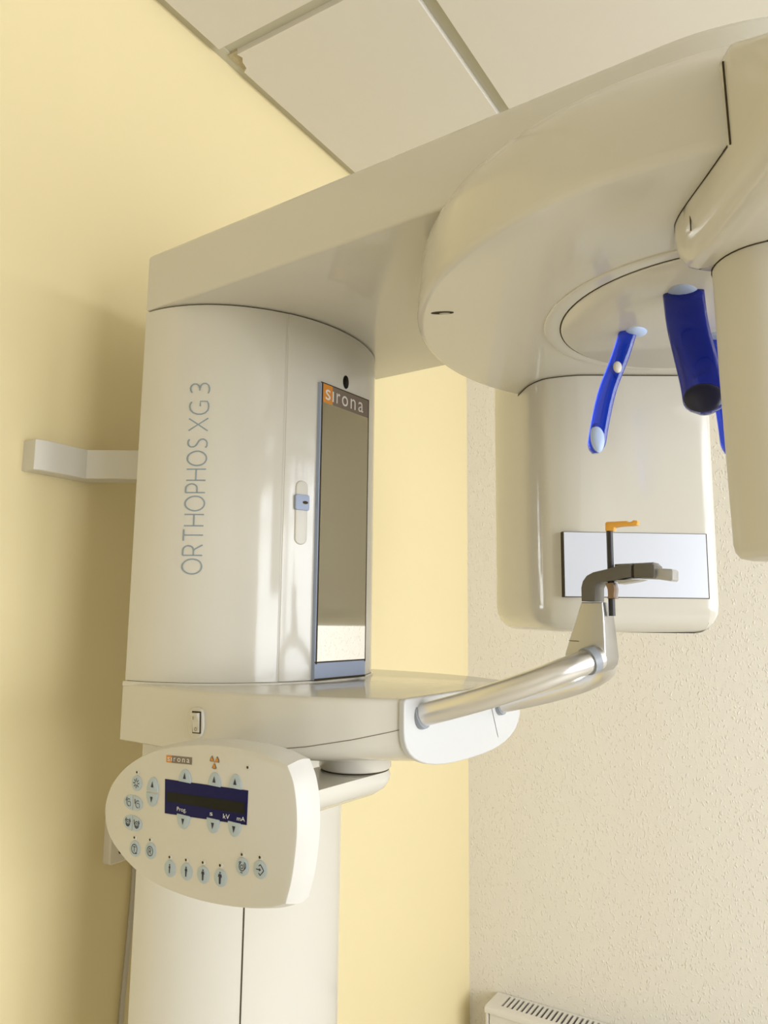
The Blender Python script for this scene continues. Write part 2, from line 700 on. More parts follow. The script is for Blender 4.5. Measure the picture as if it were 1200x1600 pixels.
# latch strip with the sliding lock
mb = MB()
o2 = rrect(0.1345, 0.1535, 0.101, 0.193, 0.009)
extrude(mb, o2, 0.0, 0.0032, lambda x, y, d: on_body(x, y, d), r1=0.002)
build('latch_recess', mb, 'shell_matt', door)
mb = MB()
extrude(mb, rrect(0.1330, 0.1545, 0.150, 0.1725, 0.003), 0.0015, 0.0060, lambda x, y, d: on_body(x, y, d), r1=0.0012)
latch = build('door_latch', mb, 'bluegrey', door)
mb = MB()
extrude(mb, ellipse(0.1475, 0.1612, 0.0042, 0.0022, 20), 0.0059, 0.0064, lambda x, y, d: on_body(x, y, d))
build('keyhole', mb, 'seam', door)
# lens above the mirror
mb = MB()
extrude(mb, ellipse(0.2247, 0.3590, 0.0065, 0.0105, 28), 0.0, 0.0022, lambda x, y, d: on_body(x, y, d + 0.0008), r1=0.001)
build('sensor_eye', mb, 'lcd', door)

# mirror with its logo plate and the blue grey foot plate
VM = 0.1971
mz0, mz1, mu0, mu1 = -0.088, 0.3445, 0.1665, 0.2825


def mv(u, z, d):
    return W(u, VM + d + 0.018 * (u - 0.2245), z)     # the glass stands very slightly askew


mb = MB()
extrude(mb, [(mu0, mz0), (mu1, mz0), (mu1, mz1), (mu0, mz1)], -0.012, 0.0, mv)
mirror = build('mirror_frame', mb, 'bluegrey', X, smooth=0)
mb = MB()
extrude(mb, [(mu0 + 0.004, -0.0625), (mu1 - 0.002, -0.0625), (mu1 - 0.002, 0.3145), (mu0 + 0.004, 0.3145)], -0.001, 0.0008, mv)
build('mirror_glass', mb, 'mirror', mirror, smooth=0)
mb = MB()
for (a0, a1, b0, b1) in ((mu0 + 0.0018, mu0 + 0.004, -0.066, 0.343), (mu1 - 0.002, mu1, -0.066, 0.343), (mu0, mu1, -0.0645, -0.0625), (mu0, mu1, 0.343, mz1), (mu0, mu1, mz0 - 0.001, mz0 + 0.002)):
    extrude(mb, [(a0, b0), (a1, b0), (a1, b1), (a0, b1)], 0.0, 0.0009, mv)
build('mirror_edge', mb, 'seam', mirror, smooth=0)
mb = MB()
extrude(mb, [(mu0 + 0.004, 0.3145), (0.1925, 0.3145), (0.1925, 0.3430), (mu0 + 0.004, 0.3430)], 0.0, 0.0008, mv, mi=0)
extrude(mb, [(0.1925, 0.3145), (mu1 - 0.002, 0.3145), (mu1 - 0.002, 0.3430), (0.1925, 0.3430)], 0.0, 0.0008, mv, mi=1)
put_text(mb, 's', lambda x, y: mv(x, y, 0.0013), 0.1755, 0.1870, 0.3195, 0.3355, 2)
put_text(mb, 'ı', lambda x, y: mv(x, y, 0.0013), 0.1915, 0.1945, 0.3195, 0.3355, 2)
put_text(mb, 'r', lambda x, y: mv(x, y, 0.0013), 0.2010, 0.2095, 0.3195, 0.3355, 2)
put_text(mb, 'o', lambda x, y: mv(x, y, 0.0013), 0.2140, 0.2285, 0.3195, 0.3355, 2)
put_text(mb, 'n', lambda x, y: mv(x, y, 0.0013), 0.2350, 0.2475, 0.3195, 0.3355, 2)
put_text(mb, 'a', lambda x, y: mv(x, y, 0.0013), 0.2545, 0.2670, 0.3195, 0.3355, 2)
lg = build('logo_plate', mb, ['orange', 'brown', 'logo_white'], mirror, smooth=0, recalc=False)
lg['label'] = 'orange and brown logo plate reading sirona'

# lettering up the side of the body, drawn with thin strokes
STROKES = {
    'O': (1.0, [[(0.5 + 0.5 * math.cos(t * PI / 12), 0.5 + 0.5 * math.sin(t * PI / 12)) for t in range(25)]]),
    'R': (0.62, [[(0, 0), (0, 1)], [(0, 1), (0.30, 1)] + [(0.30 + 0.25 * math.sin(t * PI / 8), 0.74 + 0.26 * math.cos(t * PI / 8)) for t in range(1, 9)] + [(0, 0.48)], [(0.26, 0.48), (0.36, 0.40), (0.60, 0)]]),
    'T': (0.66, [[(0, 1), (0.66, 1)], [(0.33, 1), (0.33, 0)]]),
    'H': (0.70, [[(0, 0), (0, 1)], [(0.70, 0), (0.70, 1)], [(0, 0.53), (0.70, 0.53)]]),
    'P': (0.56, [[(0, 0), (0, 1)], [(0, 1), (0.28, 1)] + [(0.28 + 0.28 * math.sin(t * PI / 8), 0.72 + 0.28 * math.cos(t * PI / 8)) for t in range(1, 9)] + [(0, 0.44)]]),
    'S': (0.56, [[(0.53, 0.93), (0.42, 0.99), (0.30, 1.0), (0.15, 0.97), (0.05, 0.87), (0.05, 0.72), (0.13, 0.61), (0.28, 0.53), (0.43, 0.45), (0.53, 0.35), (0.54, 0.20), (0.46, 0.07), (0.30, 0.0), (0.13, 0.01), (0.0, 0.08)]]),
    'X': (0.76, [[(0, 0), (0.74, 1)], [(0.02, 1), (0.76, 0)]]),
    'G': (0.80, [[(0.76, 0.90), (0.65, 0.97), (0.50, 1.0), (0.30, 0.96), (0.12, 0.82), (0.02, 0.60), (0.02, 0.40), (0.10, 0.19), (0.27, 0.04), (0.46, 0.0), (0.63, 0.02), (0.79, 0.09), (0.79, 0.47), (0.50, 0.47)]]),
    '3': (0.60, [[(0.04, 0.91), (0.17, 0.98), (0.32, 1.0), (0.46, 0.95), (0.55, 0.84), (0.54, 0.69), (0.44, 0.58), (0.28, 0.53), (0.16, 0.53)], [(0.28, 0.53), (0.46, 0.48), (0.57, 0.36), (0.58, 0.21), (0.48, 0.07), (0.30, 0.0), (0.13, 0.01), (0.0, 0.07)]]),
}


WIDEN = {'R': 0.73, 'T': 0.77, 'H': 0.77, 'P': 0.60, 'S': 0.62, 'X': 0.90, 'G': 0.95, '3': 0.74}
for _c, _w in WIDEN.items():
    _o, _s = STROKES[_c]
    STROKES[_c] = (_w, [[(p[0] * _w / _o, p[1]) for p in q] for q in _s])


def stroke_text(mb, s, mapf, x0, x1, h, wd, gap=0.25, space=0.56):
    total = 0
    for i, ch in enumerate(s):
        total += space if ch == ' ' else STROKES[ch][0] + (gap if i < len(s) - 1 and s[i + 1] != ' ' else 0)
    k = (x1 - x0) / total
    x = 0
    for i, ch in enumerate(s):
        if ch == ' ':
            x += space
            continue
        wdt, strokes = STROKES[ch]
        for st in strokes:
            P = [Vector(((x + p[0]) * k, p[1] * h)) for p in st]
            n = len(P)
            cl = (P[0] - P[-1]).length < 1e-6
            L, Rr = [], []
            for q in range(n):
                if cl:
                    a, b = P[(q - 1) % (n - 1)], P[(q + 1) % (n - 1)]
                else:
                    a, b = P[max(q - 1, 0)], P[min(q + 1, n - 1)]
                t = (b - a).normalized()
                nn = Vector((-t.y, t.x)) * wd / 2
                L.append(P[q] + nn)
                Rr.append(P[q] - nn)
            for q in range(n - 1):
                mb.poly([mapf(x0 + L[q].x, L[q].y), mapf(x0 + L[q + 1].x, L[q + 1].y), mapf(x0 + Rr[q + 1].x, Rr[q + 1].y), mapf(x0 + Rr[q].x, Rr[q].y)])
        x += wdt + (gap if i < len(s) - 1 and s[i + 1] != ' ' else 0)


def side_print(x, y):
    # x runs up the body, y runs from the door side back towards the wall
    ang = math.atan2(ell_pt(0.0345, BU, BR, BV), 0.0345 - BU)   # start angle (baseline)
    s = y / 0.245                                                 # arc length to parametric angle
    uu = 0.0345 - 0.58 * y
    return on_body(uu, x, 0.0006)


mb = MB()
stroke_text(mb, 'ORTHOPHOS XG 3', side_print, 0.0555, 0.3225, 0.0245, 0.0018)
lt = build('lettering', mb, 'lettering', body, smooth=0, recalc=False)
lt['label'] = 'grey lettering ORTHOPHOS XG 3 running up the body'

# overhead beam: stadium shaped slab
mb = MB()
st = [(0.0, 0.0)] + [(0.0, 0.736 * k / 6) for k in range(1, 6)] + [(0.222 - 0.222 * math.cos(PI * i / 48), 0.736 + 0.222 * math.sin(PI * i / 48)) for i in range(49)] + [(0.444, 0.736 * k / 6) for k in range(5, 0, -1)] + [(0.444, 0.0)]
extrude(mb, st, Z_BE, Z_BT, W, r0=0.004, r1=0.008, seg=3)
build('overhead_beam', mb, 'shell', X)

# round drum under the end of the beam; its near wall leans in a little towards the top
ZD = 0.335
mb = MB()
phi0 = math.atan2(0.09, -0.33)
rings = []
R0 = 0.344
prof = [(0.0, ZD + 0.0), (1.0, ZD)]
N = 180


def drum_ring(r, z, lean=0.0):
    out = []
    for i in range(N):
        p = 2 * PI * i / N
        rr = r - lean * max(0.0, math.cos(p - phi0)) ** 0.8
        out.append(W(CU + rr * math.cos(p), CV + rr * math.sin(p), z))
    return out


rings = [drum_ring(0.10, ZD), drum_ring(R0 - 0.008, ZD), drum_ring(R0 - 0.004, ZD + 0.001), drum_ring(R0 - 0.001, ZD + 0.004), drum_ring(R0, ZD + 0.008)]
for k in range(1, 9):
    t = k / 8
    rings.append(drum_ring(R0 - 0.004 * t, ZD + 0.008 + 0.0925 * t, 0.028 * t ** 4))
for k in range(1, 6):
    t = PI / 2 * k / 5
    rings.append(drum_ring(R0 - 0.004 - 0.007 * (1 - math.cos(t)), ZD + 0.1005 - 0.0000 + 0.0035 * math.sin(t), 0.028))
rings.append(drum_ring(R0 - 0.03, ZD + 0.1041, 0.028))
mb.loft(rings)
drum = build('rotation_drum', mb, 'shell', X, smooth=50)
# collar and disc in its underside
mb = MB()


def circ(cu, cv, r, z, n=96):
    return [W(cu + r * math.cos(2 * PI * i / n), cv + r * math.sin(2 * PI * i / n), z) for i in range(n)]


mb.loft([circ(0.200, 0.724, 0.1775, ZD + 0.001), circ(0.200, 0.724, 0.1770, ZD - 0.0012), circ(0.201, 0.725, 0.1750, ZD - 0.0022), circ(0.206, 0.730, 0.1670, ZD - 0.0008), circ(0.206, 0.730, 0.1668, ZD + 0.001)])
build('disc_collar', mb, 'shell', drum)
mb = MB()
mb.loft([circ(0.206, 0.730, 0.1672, ZD + 0.001), circ(0.206, 0.730, 0.1672, ZD - 0.0010), circ(0.206, 0.730, 0.1658, ZD - 0.0010)])
build('disc_joint', mb, 'seam', drum)
mb = MB()
mb.loft([circ(0.206, 0.730, 0.1656, ZD + 0.001), circ(0.206, 0.730, 0.1656, ZD - 0.0016), circ(0.206, 0.730, 0.1640, ZD - 0.0028)])
build('rotation_disc', mb, 'shell', drum, smooth=50)


def drum_seam(outline, wd=0.0007, z0=None, z1=None):
    """thin dark ribbon where an outline meets the underside of the drum"""
    q = MB()
    o1 = offset(outline, 0.0004)
    n = len(o1)
    for i in range(n):
        a, b = o1[i], o1[(i + 1) % n]
        if math.hypot(*a) < R0 - 0.0005 and math.hypot(*b) < R0 + 0.003:
            q.poly([A(*a, ZD - 2 * wd), A(*b, ZD - 2 * wd), A(*b, ZD + 0.0004), A(*a, ZD + 0.0004)])
    return q


# small inspection slot
mb = MB()
slot = [(0.0285 + 0.0125 * math.cos(t) * 0.48 - 0.0035 * math.sin(t) * 0.88, 0.485 + 0.0125 * math.cos(t) * 0.88 + 0.0035 * math.sin(t) * 0.48) for t in [2 * PI * i / 28 for i in range(28)]]
extrude(mb, slot, ZD - 0.0006, ZD + 0.002, W)
build('inspection_hole', mb, 'seam', drum)
mb = MB()
extrude(mb, [(0.030 + 0.006 * math.cos(t) * 0.48 - 0.0018 * math.sin(t) * 0.88, 0.487 + 0.006 * math.cos(t) * 0.88 + 0.0018 * math.sin(t) * 0.48) for t in [2 * PI * i / 20 for i in range(20)]], ZD - 0.0009, ZD - 0.0004, W)
build('inspection_screw', mb, 'cast', drum)

# sensor housing hanging from the far side
foot = [(0.190, 0.035), (0.190, -0.05), (0.190, -0.105), (0.1925, -0.125), (0.2, -0.146), (0.212, -0.1635), (0.242, -0.177), (0.289, -0.184), (0.36, -0.191), (0.43, -0.196), (0.470, -0.195), (0.492, -0.178), (0.500, -0.13), (0.502, -0.05), (0.500, 0.02), (0.485, 0.055), (0.45, 0.068), (0.36, 0.068), (0.28, 0.068), (0.225, 0.068), (0.200, 0.064), (0.1915, 0.053)]
foot = smooth_closed(foot, 5)
mb = MB()
rings = []
for (o, z) in ((0.034, -0.0165), (0.024, -0.0150), (0.015, -0.0105), (0.007, -0.002), (0.002, 0.008), (0.0, 0.020), (0.0, 0.12), (0.0, 0.22), (0.0, 0.325), (0.0, ZD + 0.0010)):
    rings.append([A(a, b, z) for a, b in offset(foot, -o)])
mb.loft(rings)
sens = build('sensor_housing', mb, 'shell', X, smooth=50)
mb = MB()       # the back of the housing rises outside the drum
bk = [(max(a, 0.272), b) for a, b in foot if a > 0.268]
extrude(mb, bk, ZD + 0.0010, 0.425, A, r1=0.012)
build('housing_back', mb, 'shell', sens, smooth=50)
mb = MB()
mb = drum_seam(foot)
build('sensor_joint', mb, 'seam', sens, recalc=False, smooth=0)
# bright window on its front
mb = MB()


def af(b, z, d):
    return A(0.190 - d, b, z)


sq = [(-0.1420, 0.0305), (0.0465, 0.0300), (0.0465, 0.1145), (-0.1420, 0.1160)]
sb = [(-0.1440, 0.0295), (0.0480, 0.0290), (0.0480, 0.1152), (-0.1440, 0.1167)]
extrude(mb, sb, -0.02, 0.0008, af)
build('sensor_window_rim', mb, 'seam', sens, smooth=0)
mb = MB()
extrude(mb, sq, -0.01, 0.0016, af)
win = build('sensor_window', mb, 'steel_panel', sens, smooth=0)
mb = MB()
extrude(mb, ellipse(0.27, 0.052, 0.0013, 0.0013, 12), 0, 0.0006, lambda a, z, d: A(a, -0.1815 - 0.12 * (a - 0.289) - 0.001 - d, z))
build('screw_mark', mb, 'seam', sens)

# tube arm on the near side, with the upright tube housing under it
arm = smooth_closed([(-0.181, -0.03), (-0.179, -0.085), (-0.185, -0.114), (-0.200, -0.1265), (-0.225, -0.132), (-0.28, -0.132), (-0.34, -0.132), (-0.40, -0.132), (-0.44, -0.12), (-0.46, -0.09), (-0.465, -0.03), (-0.46, 0.03), (-0.44, 0.055), (-0.38, 0.066), (-0.30, 0.066), (-0.22, 0.066), (-0.19, 0.055), (-0.180, 0.03)], 16)
mb = MB()
rings = []


def arm_top(a):
    return 0.411 - max(0.0, (-0.326 - a)) * 0.72


for (o, z) in ((0.030, 0.2970), (0.017, 0.2985), (0.008, 0.3035), (0.002, 0.312), (0.0, 0.322), (0.0, 0.335)):
    rings.append([A(a, b, z) for a, b in offset(arm, -o)])
for (o, k) in ((0.0, 0.02), (0.0, 0.85), (0.002, 0.95), (0.008, 1.0)):
    rings.append([A(min(a, -0.300), b, 0.335 + (arm_top(a) - 0.335) * k) for a, b in offset(arm, -o)])
mb.loft(rings)
tarm = build('tube_arm', mb, 'shell', X, smooth=50)
mb = MB()
mb = drum_seam(arm)
build('arm_joint', mb, 'seam', tarm, recalc=False, smooth=0)
mb = MB()
mb.box((0, 0, 0), (1, 1, 1))
mb.v = [A(-0.3215 - 0.0012 * p[0] + 0.004 * p[2], -0.1318 - 0.0012 * p[1], 0.3325 + 0.0675 * p[2]) for p in mb.v]
build('drum_joint', mb, 'seam', tarm)
mb = MB()
mb.box((0, 0, 0), (1, 1, 1))
mb.v = [A(-0.246 - 0.0009 * p[0], -0.1316 - 0.0007 * p[1], 0.309 + 0.025 * p[2]) for p in mb.v]
build('cover_joint', mb, 'seam', tarm)
# tube housing
mb = MB()
rings = []
for k, (z, o) in enumerate(((0.300, 0.0), (0.295, 0.0), (0.20, 0.0015), (0.10, 0.004), (0.062, 0.005), (0.055, 0.0065), (0.0505, 0.010), (0.0490, 0.016))):
    rings.append([A(a, b, z) for a, b in offset(rrect(-0.257, -0.172, -0.099, 0.032, 0.0420, 10), -o)])
mb.loft(rings)
tubeh = build('tube_housing', mb, 'shell_matt', X, smooth=50)
mb = MB()
extrude(mb, offset(rrect(-0.257, -0.172, -0.099, 0.032, 0.0420, 10), 0.0008), 0.2962, 0.2975, A)
build('tube_joint', mb, 'seam', tubeh)

# ---------------------------------------------------------------- head supports hanging under the disc
def paddle(name, pts, width, thick, wdir, lab, spread=None, m='blue'):
    """curved strip: pts are centre points (u, v, z); wdir the horizontal width direction in (u, v)"""
    P = smooth_open([Vector(p) for p in pts], 8)
    n = len(P)
    mb = MB()
    rings = []
    wv = Vector((wdir[0], wdir[1], 0)).normalized()
    for i, p in enumerate(P):
        t = (P[min(i + 1, n - 1)] - P[max(i - 1, 0)]).normalized()
        nn = t.cross(wv).normalized()
        s = i / (n - 1)
        ww = width * (1.0 if spread is None else spread(s))
        if s > 0.88:
            q = (s - 0.88) / 0.12
            ww *= math.sqrt(max(0.0, 1 - 0.92 * q * q))
        ring = []
        for k in range(20):
            a = 2 * PI * k / 20
            ca, sa = math.cos(a), math.sin(a)
            e = 0.6
            x = math.copysign(abs(ca) ** e, ca) * ww / 2
            y = math.copysign(abs(sa) ** e, sa) * thick / 2
            q = p + wv * x + nn * y
            ring.append(W(q.x, q.y, q.z))
        rings.append(ring)
    mb.loft(rings)
    o = build(name, mb, m, X, smooth=50)
    o['label'] = lab
    return o, P, wv


def pad(parent, name, c, ru, rz, nrm, m, thick=0.004, tilt=0.0):
    """a flattened ellipsoid button fixed to a paddle; c, nrm in machine coordinates"""
    mb = MB()
    nv = Vector(nrm).normalized()
    x = nv.cross(Vector((0, 0, 1)))
    if x.length < 0.1:
        x = Vector((1, 0, 0))
    x.normalize()
    y = x.cross(nv).normalized()
    rings = []
    for k in range(1, 8):
        t = PI * k / 8
        rings.append([W(*(Vector(c) + nv * (thick * math.cos(t)) + (x * ru * math.cos(2 * PI * j / 24) + y * rz * math.sin(2 * PI * j / 24)) * math.sin(t))) for j in range(24)])
    mb.loft(rings)
    return build(name, mb, m, parent, smooth=60)


# forehead support: slim curved arm
f_o, f_p, f_w = paddle('forehead_support', [(0.192, 0.640, 0.336), (0.190, 0.630, 0.305), (0.188, 0.614, 0.265), (0.187, 0.604, 0.225), (0.187, 0.598, 0.192)], 0.021, 0.013, (0.55, 0.83), 'slim curved translucent blue arm hanging under the disc')
pad(f_o, 'root_cap', (0.194, 0.648, 0.3325), 0.016, 0.012, (0, 0, 1), 'paleblue', 0.005)
pad(f_o, 'tip_pad', (0.181, 0.603, 0.209), 0.0082, 0.0185, (-0.72, 0.55, 0.15), 'paleblue', 0.005)
pad(f_o, 'clip_button', (0.184, 0.628, 0.2905), 0.005, 0.0075, (-0.72, 0.55, 0.1), 'logo_white', 0.0035)
# broad temple supports
t_o, t_p, t_w = paddle('temple_support', [(0.117, 0.7185, 0.336), (0.117, 0.721, 0.30), (0.117, 0.7265, 0.265), (0.117, 0.732, 0.232), (0.117, 0.7345, 0.2035)], 0.040, 0.016, (0.30, 0.95), 'broad dark blue translucent paddle nearer the tube', m='blue_deep')
pad(t_o, 'root_cap', (0.117, 0.719, 0.3335), 0.026, 0.015, (0, 0, 1), 'bluegrey', 0.006)
pad(t_o, 'tip_pad', (0.1095, 0.7345, 0.2175), 0.0185, 0.0150, (-0.95, 0.30, 0.05), 'blue_dark', 0.0035)
s_o, s_p, s_w = paddle('temple_support', [(0.268, 0.725, 0.336), (0.268, 0.727, 0.30), (0.268, 0.728, 0.265), (0.268, 0.730, 0.225), (0.268, 0.731, 0.188)], 0.036, 0.014, (0.30, 0.95), 'blue paddle half hidden behind the tube housing', spread=lambda s: 1.0 - 0.35 * s)
pad(s_o, 'root_cap', (0.268, 0.722, 0.3335), 0.024, 0.014, (0, 0, 1), 'bluegrey', 0.006)

# ---------------------------------------------------------------- shelf under the body with the hand grips
keys = [(0.0, -0.003, 0.458, -0.166, -0.172), (0.10, -0.008, 0.458, -0.165, -0.174), (0.18, -0.009, 0.456, -0.161, -0.176), (0.25, 0.0, 0.446, -0.155, -0.178), (0.31, 0.019, 0.428, -0.147, -0.177), (0.36, 0.043, 0.404, -0.137, -0.175), (0.395, 0.066, 0.378, -0.128, -0.174), (0.405, 0.072, 0.372, -0.125, -0.174)]


def lerp_keys(v):
    for k in range(len(keys) - 1):
        if keys[k][0] <= v <= keys[k + 1][0] + 1e-9:
            t = (v - keys[k][0]) / (keys[k + 1][0] - keys[k][0])
            return [keys[k][i] + (keys[k + 1][i] - keys[k][i]) * t for i in range(1, 5)]


def shelf_sec(v, grow=0.0):
    uL, uR, zc, zb = lerp_keys(min(v, 0.405))
    uL -= grow
    uR += grow
    zt = -0.0913
    r = 0.006
    p = []
    for k in range(5):
        t = PI / 2 * k / 4
        p.append((uL + r - r * math.sin(t), zt - r + r * math.cos(t)))
    zc2 = zc
    nb = 20
    for k in range(nb + 1):
        t = PI * k / nb
        uc, hw = (uL + uR) / 2, (uR - uL) / 2
        c, s = math.cos(t), math.sin(t)
        p.append((uc - math.copysign(abs(c) ** 0.75, c) * hw, zc2 - (zc2 - zb + grow) * s ** 0.8))
    for k in range(5):
        t = PI / 2 * (1 - k / 4)
        p.append((uR - r + r * math.sin(t), zt - r + r * math.cos(t)))
    return p


mb = MB()
vs = [0.0] + [0.405 * k / 26 for k in range(1, 27)]
mb.loft([[W(u, v, z) for u, z in shelf_sec(v)] for v in vs])
shelf = build('shelf', mb, 'shell', X, smooth=35)
mb = MB()
extrude(mb, half_ell(BU, BR + 0.004, BV + 0.004, 72), Z_SH - 0.004, Z_SH + 0.0025, W, r1=0.002)
build('shelf_lip', mb, 'shell', shelf)
# crease line between the side wall and the belly
mb = MB()
vv = [0.17 + (0.404 - 0.17) * k / 30 for k in range(31)]
for k in range(30):
    q = []
    for v, dz in ((vv[k], 0.0005), (vv[k + 1], 0.0005), (vv[k + 1], -0.0005), (vv[k], -0.0005)):
        uL, uR, zc, zb = lerp_keys(v)
        q.append(W(uL - 0.0004, v, zc + dz))
    mb.poly(q)
build('belly_joint', mb, 'brown', shelf, recalc=False, smooth=0)
# end cap
mb = MB()
sec = [(u, z) for u, z in shelf_sec(0.405, 0.003)]
extrude(mb, sec, 0.4045, 0.4115, lambda u, z, d: W(u, d, z), r1=0.002)
capo = build('end_cap', mb, 'cap', shelf, smooth=35)
for (u0, z0, u1, z1) in ((0.276, -0.105, 0.301, -0.160),):
    mb = MB()
    mb.poly([W(u0, 0.4119, z0), W(u0 + 0.0009, 0.4119, z0), W(u1 + 0.0009, 0.4119, z1), W(u1, 0.4119, z1)])
    build('cap_joint', mb, 'seam', shelf, recalc=False, smooth=0)


# hand grips
def grip(sign):
    uc = 0.200
    if sign < 0:
        p = [(0.095, 0.398, -0.1160), (0.093, 0.44, -0.1035), (0.088, 0.49, -0.0875), (0.076, 0.54, -0.0690), (0.055, 0.575, -0.0530), (0.020, 0.597, -0.0415)]
    else:
        p = [(0.108, 0.398, -0.1190), (0.110, 0.44, -0.1085), (0.107, 0.49, -0.0945), (0.095, 0.54, -0.0770), (0.066, 0.575, -0.0590), (0.014, 0.592, -0.0440)]
    path = [(uc + sign * d, v, z) for d, v, z in p]
    return smooth_open([Vector(W(*q)) for q in path], 6)


for s in (-1, 1):
    P = grip(s)
    mb = MB()
    tube(mb, P, 0.0132, 24)
    go = build('hand_grip', mb, 'metal', X, smooth=60)
    mb = MB()
    t = (P[1] - P[0]).normalized()
    tube(mb, [P[0] + t * 0.0110, P[0] + t * 0.0165], 0.0158, 28)
    build('collar', mb, 'ring', go, smooth=40)
    if s < 0:
        mb = MB()
        tube(mb, [P[-4] * 0.4 + P[-3] * 0.6, P[-3], P[-2]], 0.0152, 28)
        build('end_ring', mb, 'ring', go, smooth=40)

# silver bracket at the end of the grips
U0, U1 = 0.177, 0.2205
sil = [PU(x, y, U0) for x, y in [(908, 941), (941, 941), (943, 960), (945, 1000), (946, 1030), (943, 1041), (936, 1049), (926, 1053), (912, 1052), (896, 1046), (884, 1034), (882, 1022), (890, 995), (899, 968)]]


def up(v, z, d):
    return W(d, v, z)


mb = MB()
wid = []
top_z, bot_z = max(z for v, z in sil), min(z for v, z in sil)


def flare(v, z, d):
    # the bracket is wider at the bottom
    t = (top_z - z) / (top_z - bot_z)
    if d > 0.2:
        d = d + 0.020 * t
    return W(d, v, z)


extrude(mb, sil, U0, U1 - 0.008, flare, r0=0.002, r1=0.005, seg=3)
brk = build('grip_bracket', mb, 'cast', X, smooth=40)
mb = MB()
jl = [PU(x, y, U0) for x, y in [(889, 1000.5), (905, 1001.5), (905, 1002.5), (889, 1001.5)]]
mb.poly([W(U0 - 0.0006, v, z) for v, z in jl])
build('bracket_joint', mb, 'seam', brk, recalc=False, smooth=0)

# dark grey elbow that carries the bite rod
elb = [PU(x, y, U0) for x, y in [(908, 939.5), (907.5, 918), (910, 908), (916, 899.5), (926, 894), (950, 888.5), (970, 882.5), (984, 881), (986, 884), (986, 902), (975, 903), (957, 907), (940, 909.5), (933, 912), (929.5, 918), (929.5, 939.5)]]
mb = MB()
extrude(mb, elb, U0, U0 + 0.033, up, r0=0.0015, r1=0.002, seg=2)
elbow = build('bite_holder', mb, ['dark_grey'], X, smooth=35)
hb = [PU(x, y, U0) for x, y in [(989, 880.5), (1018, 879.5), (1022, 883), (1022.5, 901), (1020, 903.5), (990, 902.5)]]
mb = MB()
extrude(mb, hb, U0 + 0.0005, U0 + 0.034, up, r0=0.0015, r1=0.002, seg=2)
build('holder_jaw', mb, 'dark_grey', elbow, smooth=35)
mb = MB()
hb = [PU(x, y, U0) for x, y in [(984, 885), (992, 884), (992, 901), (984, 901.5)]]
extrude(mb, hb, U0 + 0.0025, U0 + 0.031, up)
build('jaw_gap', mb, 'seam', elbow, smooth=0)
mb = MB()
hb = [PU(x, y, U0) for x, y in [(1021, 889), (1030, 887.5), (1047, 888.5), (1049, 891), (1049, 905), (1046, 907.5), (1021, 904)]]
extrude(mb, hb, U0 + 0.006, U0 + 0.030, up, r0=0.001, r1=0.001, seg=2)
build('chin_tab', mb, 'mid_grey', elbow, smooth=35)
mb = MB()
hb = [PU(x, y, U0) for x, y in [(955, 880.5), (1016, 877.5), (1016, 880.5), (985, 882), (955, 888)]]
extrude(mb, hb, U0 + 0.012, U0 + 0.034, up)
build('holder_cover', mb, 'dark_grey', elbow, smooth=0)
mb = MB()
hb = [PU(x, y, U0) for x, y in [(962, 906), (1002, 905), (990, 908), (964, 912)]]
extrude(mb, hb, U0 + 0.004, U0 + 0.026, up)
build('holder_spring', mb, 'mid_grey', elbow, smooth=0)
mb = MB()
hb = [PU(x, y, U0) for x, y in [(944, 911), (957, 910), (959.5, 920), (958, 932), (960, 935.5), (947.5, 935), (948.5, 930), (948, 921)]]
extrude(mb, hb, U0 + 0.002, U0 + 0.017, up, r0=0.001, r1=0.001, seg=2)
build('rod_clip', mb, 'bronze', elbow, smooth=35)

# bite block: black rod with an amber bite piece, plugged into the holder
BU0, BV0 = 0.1905, 0.6105
bb = thing('bite_block', 'thin black rod with an amber bite piece in the dark grey holder', 'bite block', W(BU0, BV0, 0.004))
mb = MB()
tube(mb, [Vector(W(BU0, BV0, z)) for z in (0.0045, 0.03, 0.06, 0.1005)], 0.0037, 16)
build('rod', mb, 'black', bb)
mb = MB()
ys_ = [PU(x, y, BU0) for x, y in [(947.5, 830), (947.5, 818), (950, 816), (981, 814.5), (983, 816.5), (988, 816), (991, 813.5), (997, 814), (998.5, 817), (997, 820.5), (990, 822), (975, 822.5), (962, 824.5), (960.5, 830)]]
extrude(mb, ys_, BU0 - 0.0050, BU0 + 0.0050, up, r0=0.001, r1=0.001, seg=2)
build('bite_piece', mb, 'yellow_plastic', bb, smooth=35)

# ---------------------------------------------------------------- mains switch in the side of the shelf
US = -0.0092
mb = MB()


def us(v, z, d):
    return W(US - d, v, z)


ov = smooth_closed([PU(x, y, US) for x, y in [(294.5, 1130), (296, 1114), (302, 1106), (312, 1105.5), (318, 1111), (319.5, 1125), (319, 1140), (315, 1151), (306, 1154.5), (298, 1148)]], 5)
extrude(mb, ov, -0.003, 0.0028, us, r1=0.002)
swr = build('switch_recess', mb, 'shell_matt', shelf, smooth=50)
mb = MB()
extrude(mb, [PU(x, y, US) for x, y in [(303.5, 1110.5), (317, 1111.5), (316.5, 1146), (304, 1145)]], 0.002, 0.0036, us)
build('switch_gap', mb, 'seam', shelf, smooth=0)
mb = MB()
rk = [PU(x, y, US) for x, y in [(305.0, 1113), (315.6, 1113.5), (315.3, 1128), (305.2, 1127.5)]]
lo = [PU(x, y, US) for x, y in [(305.2, 1127.5), (315.3, 1128), (315.0, 1144), (305.4, 1143.2)]]
r_ = [us(v, z, 0.003) for v, z in rk]
mb.loft([r_, [us(rk[0][0], rk[0][1], 0.0085), us(rk[1][0], rk[1][1], 0.0085), us(rk[2][0], rk[2][1], 0.005), us(rk[3][0], rk[3][1], 0.005)]])
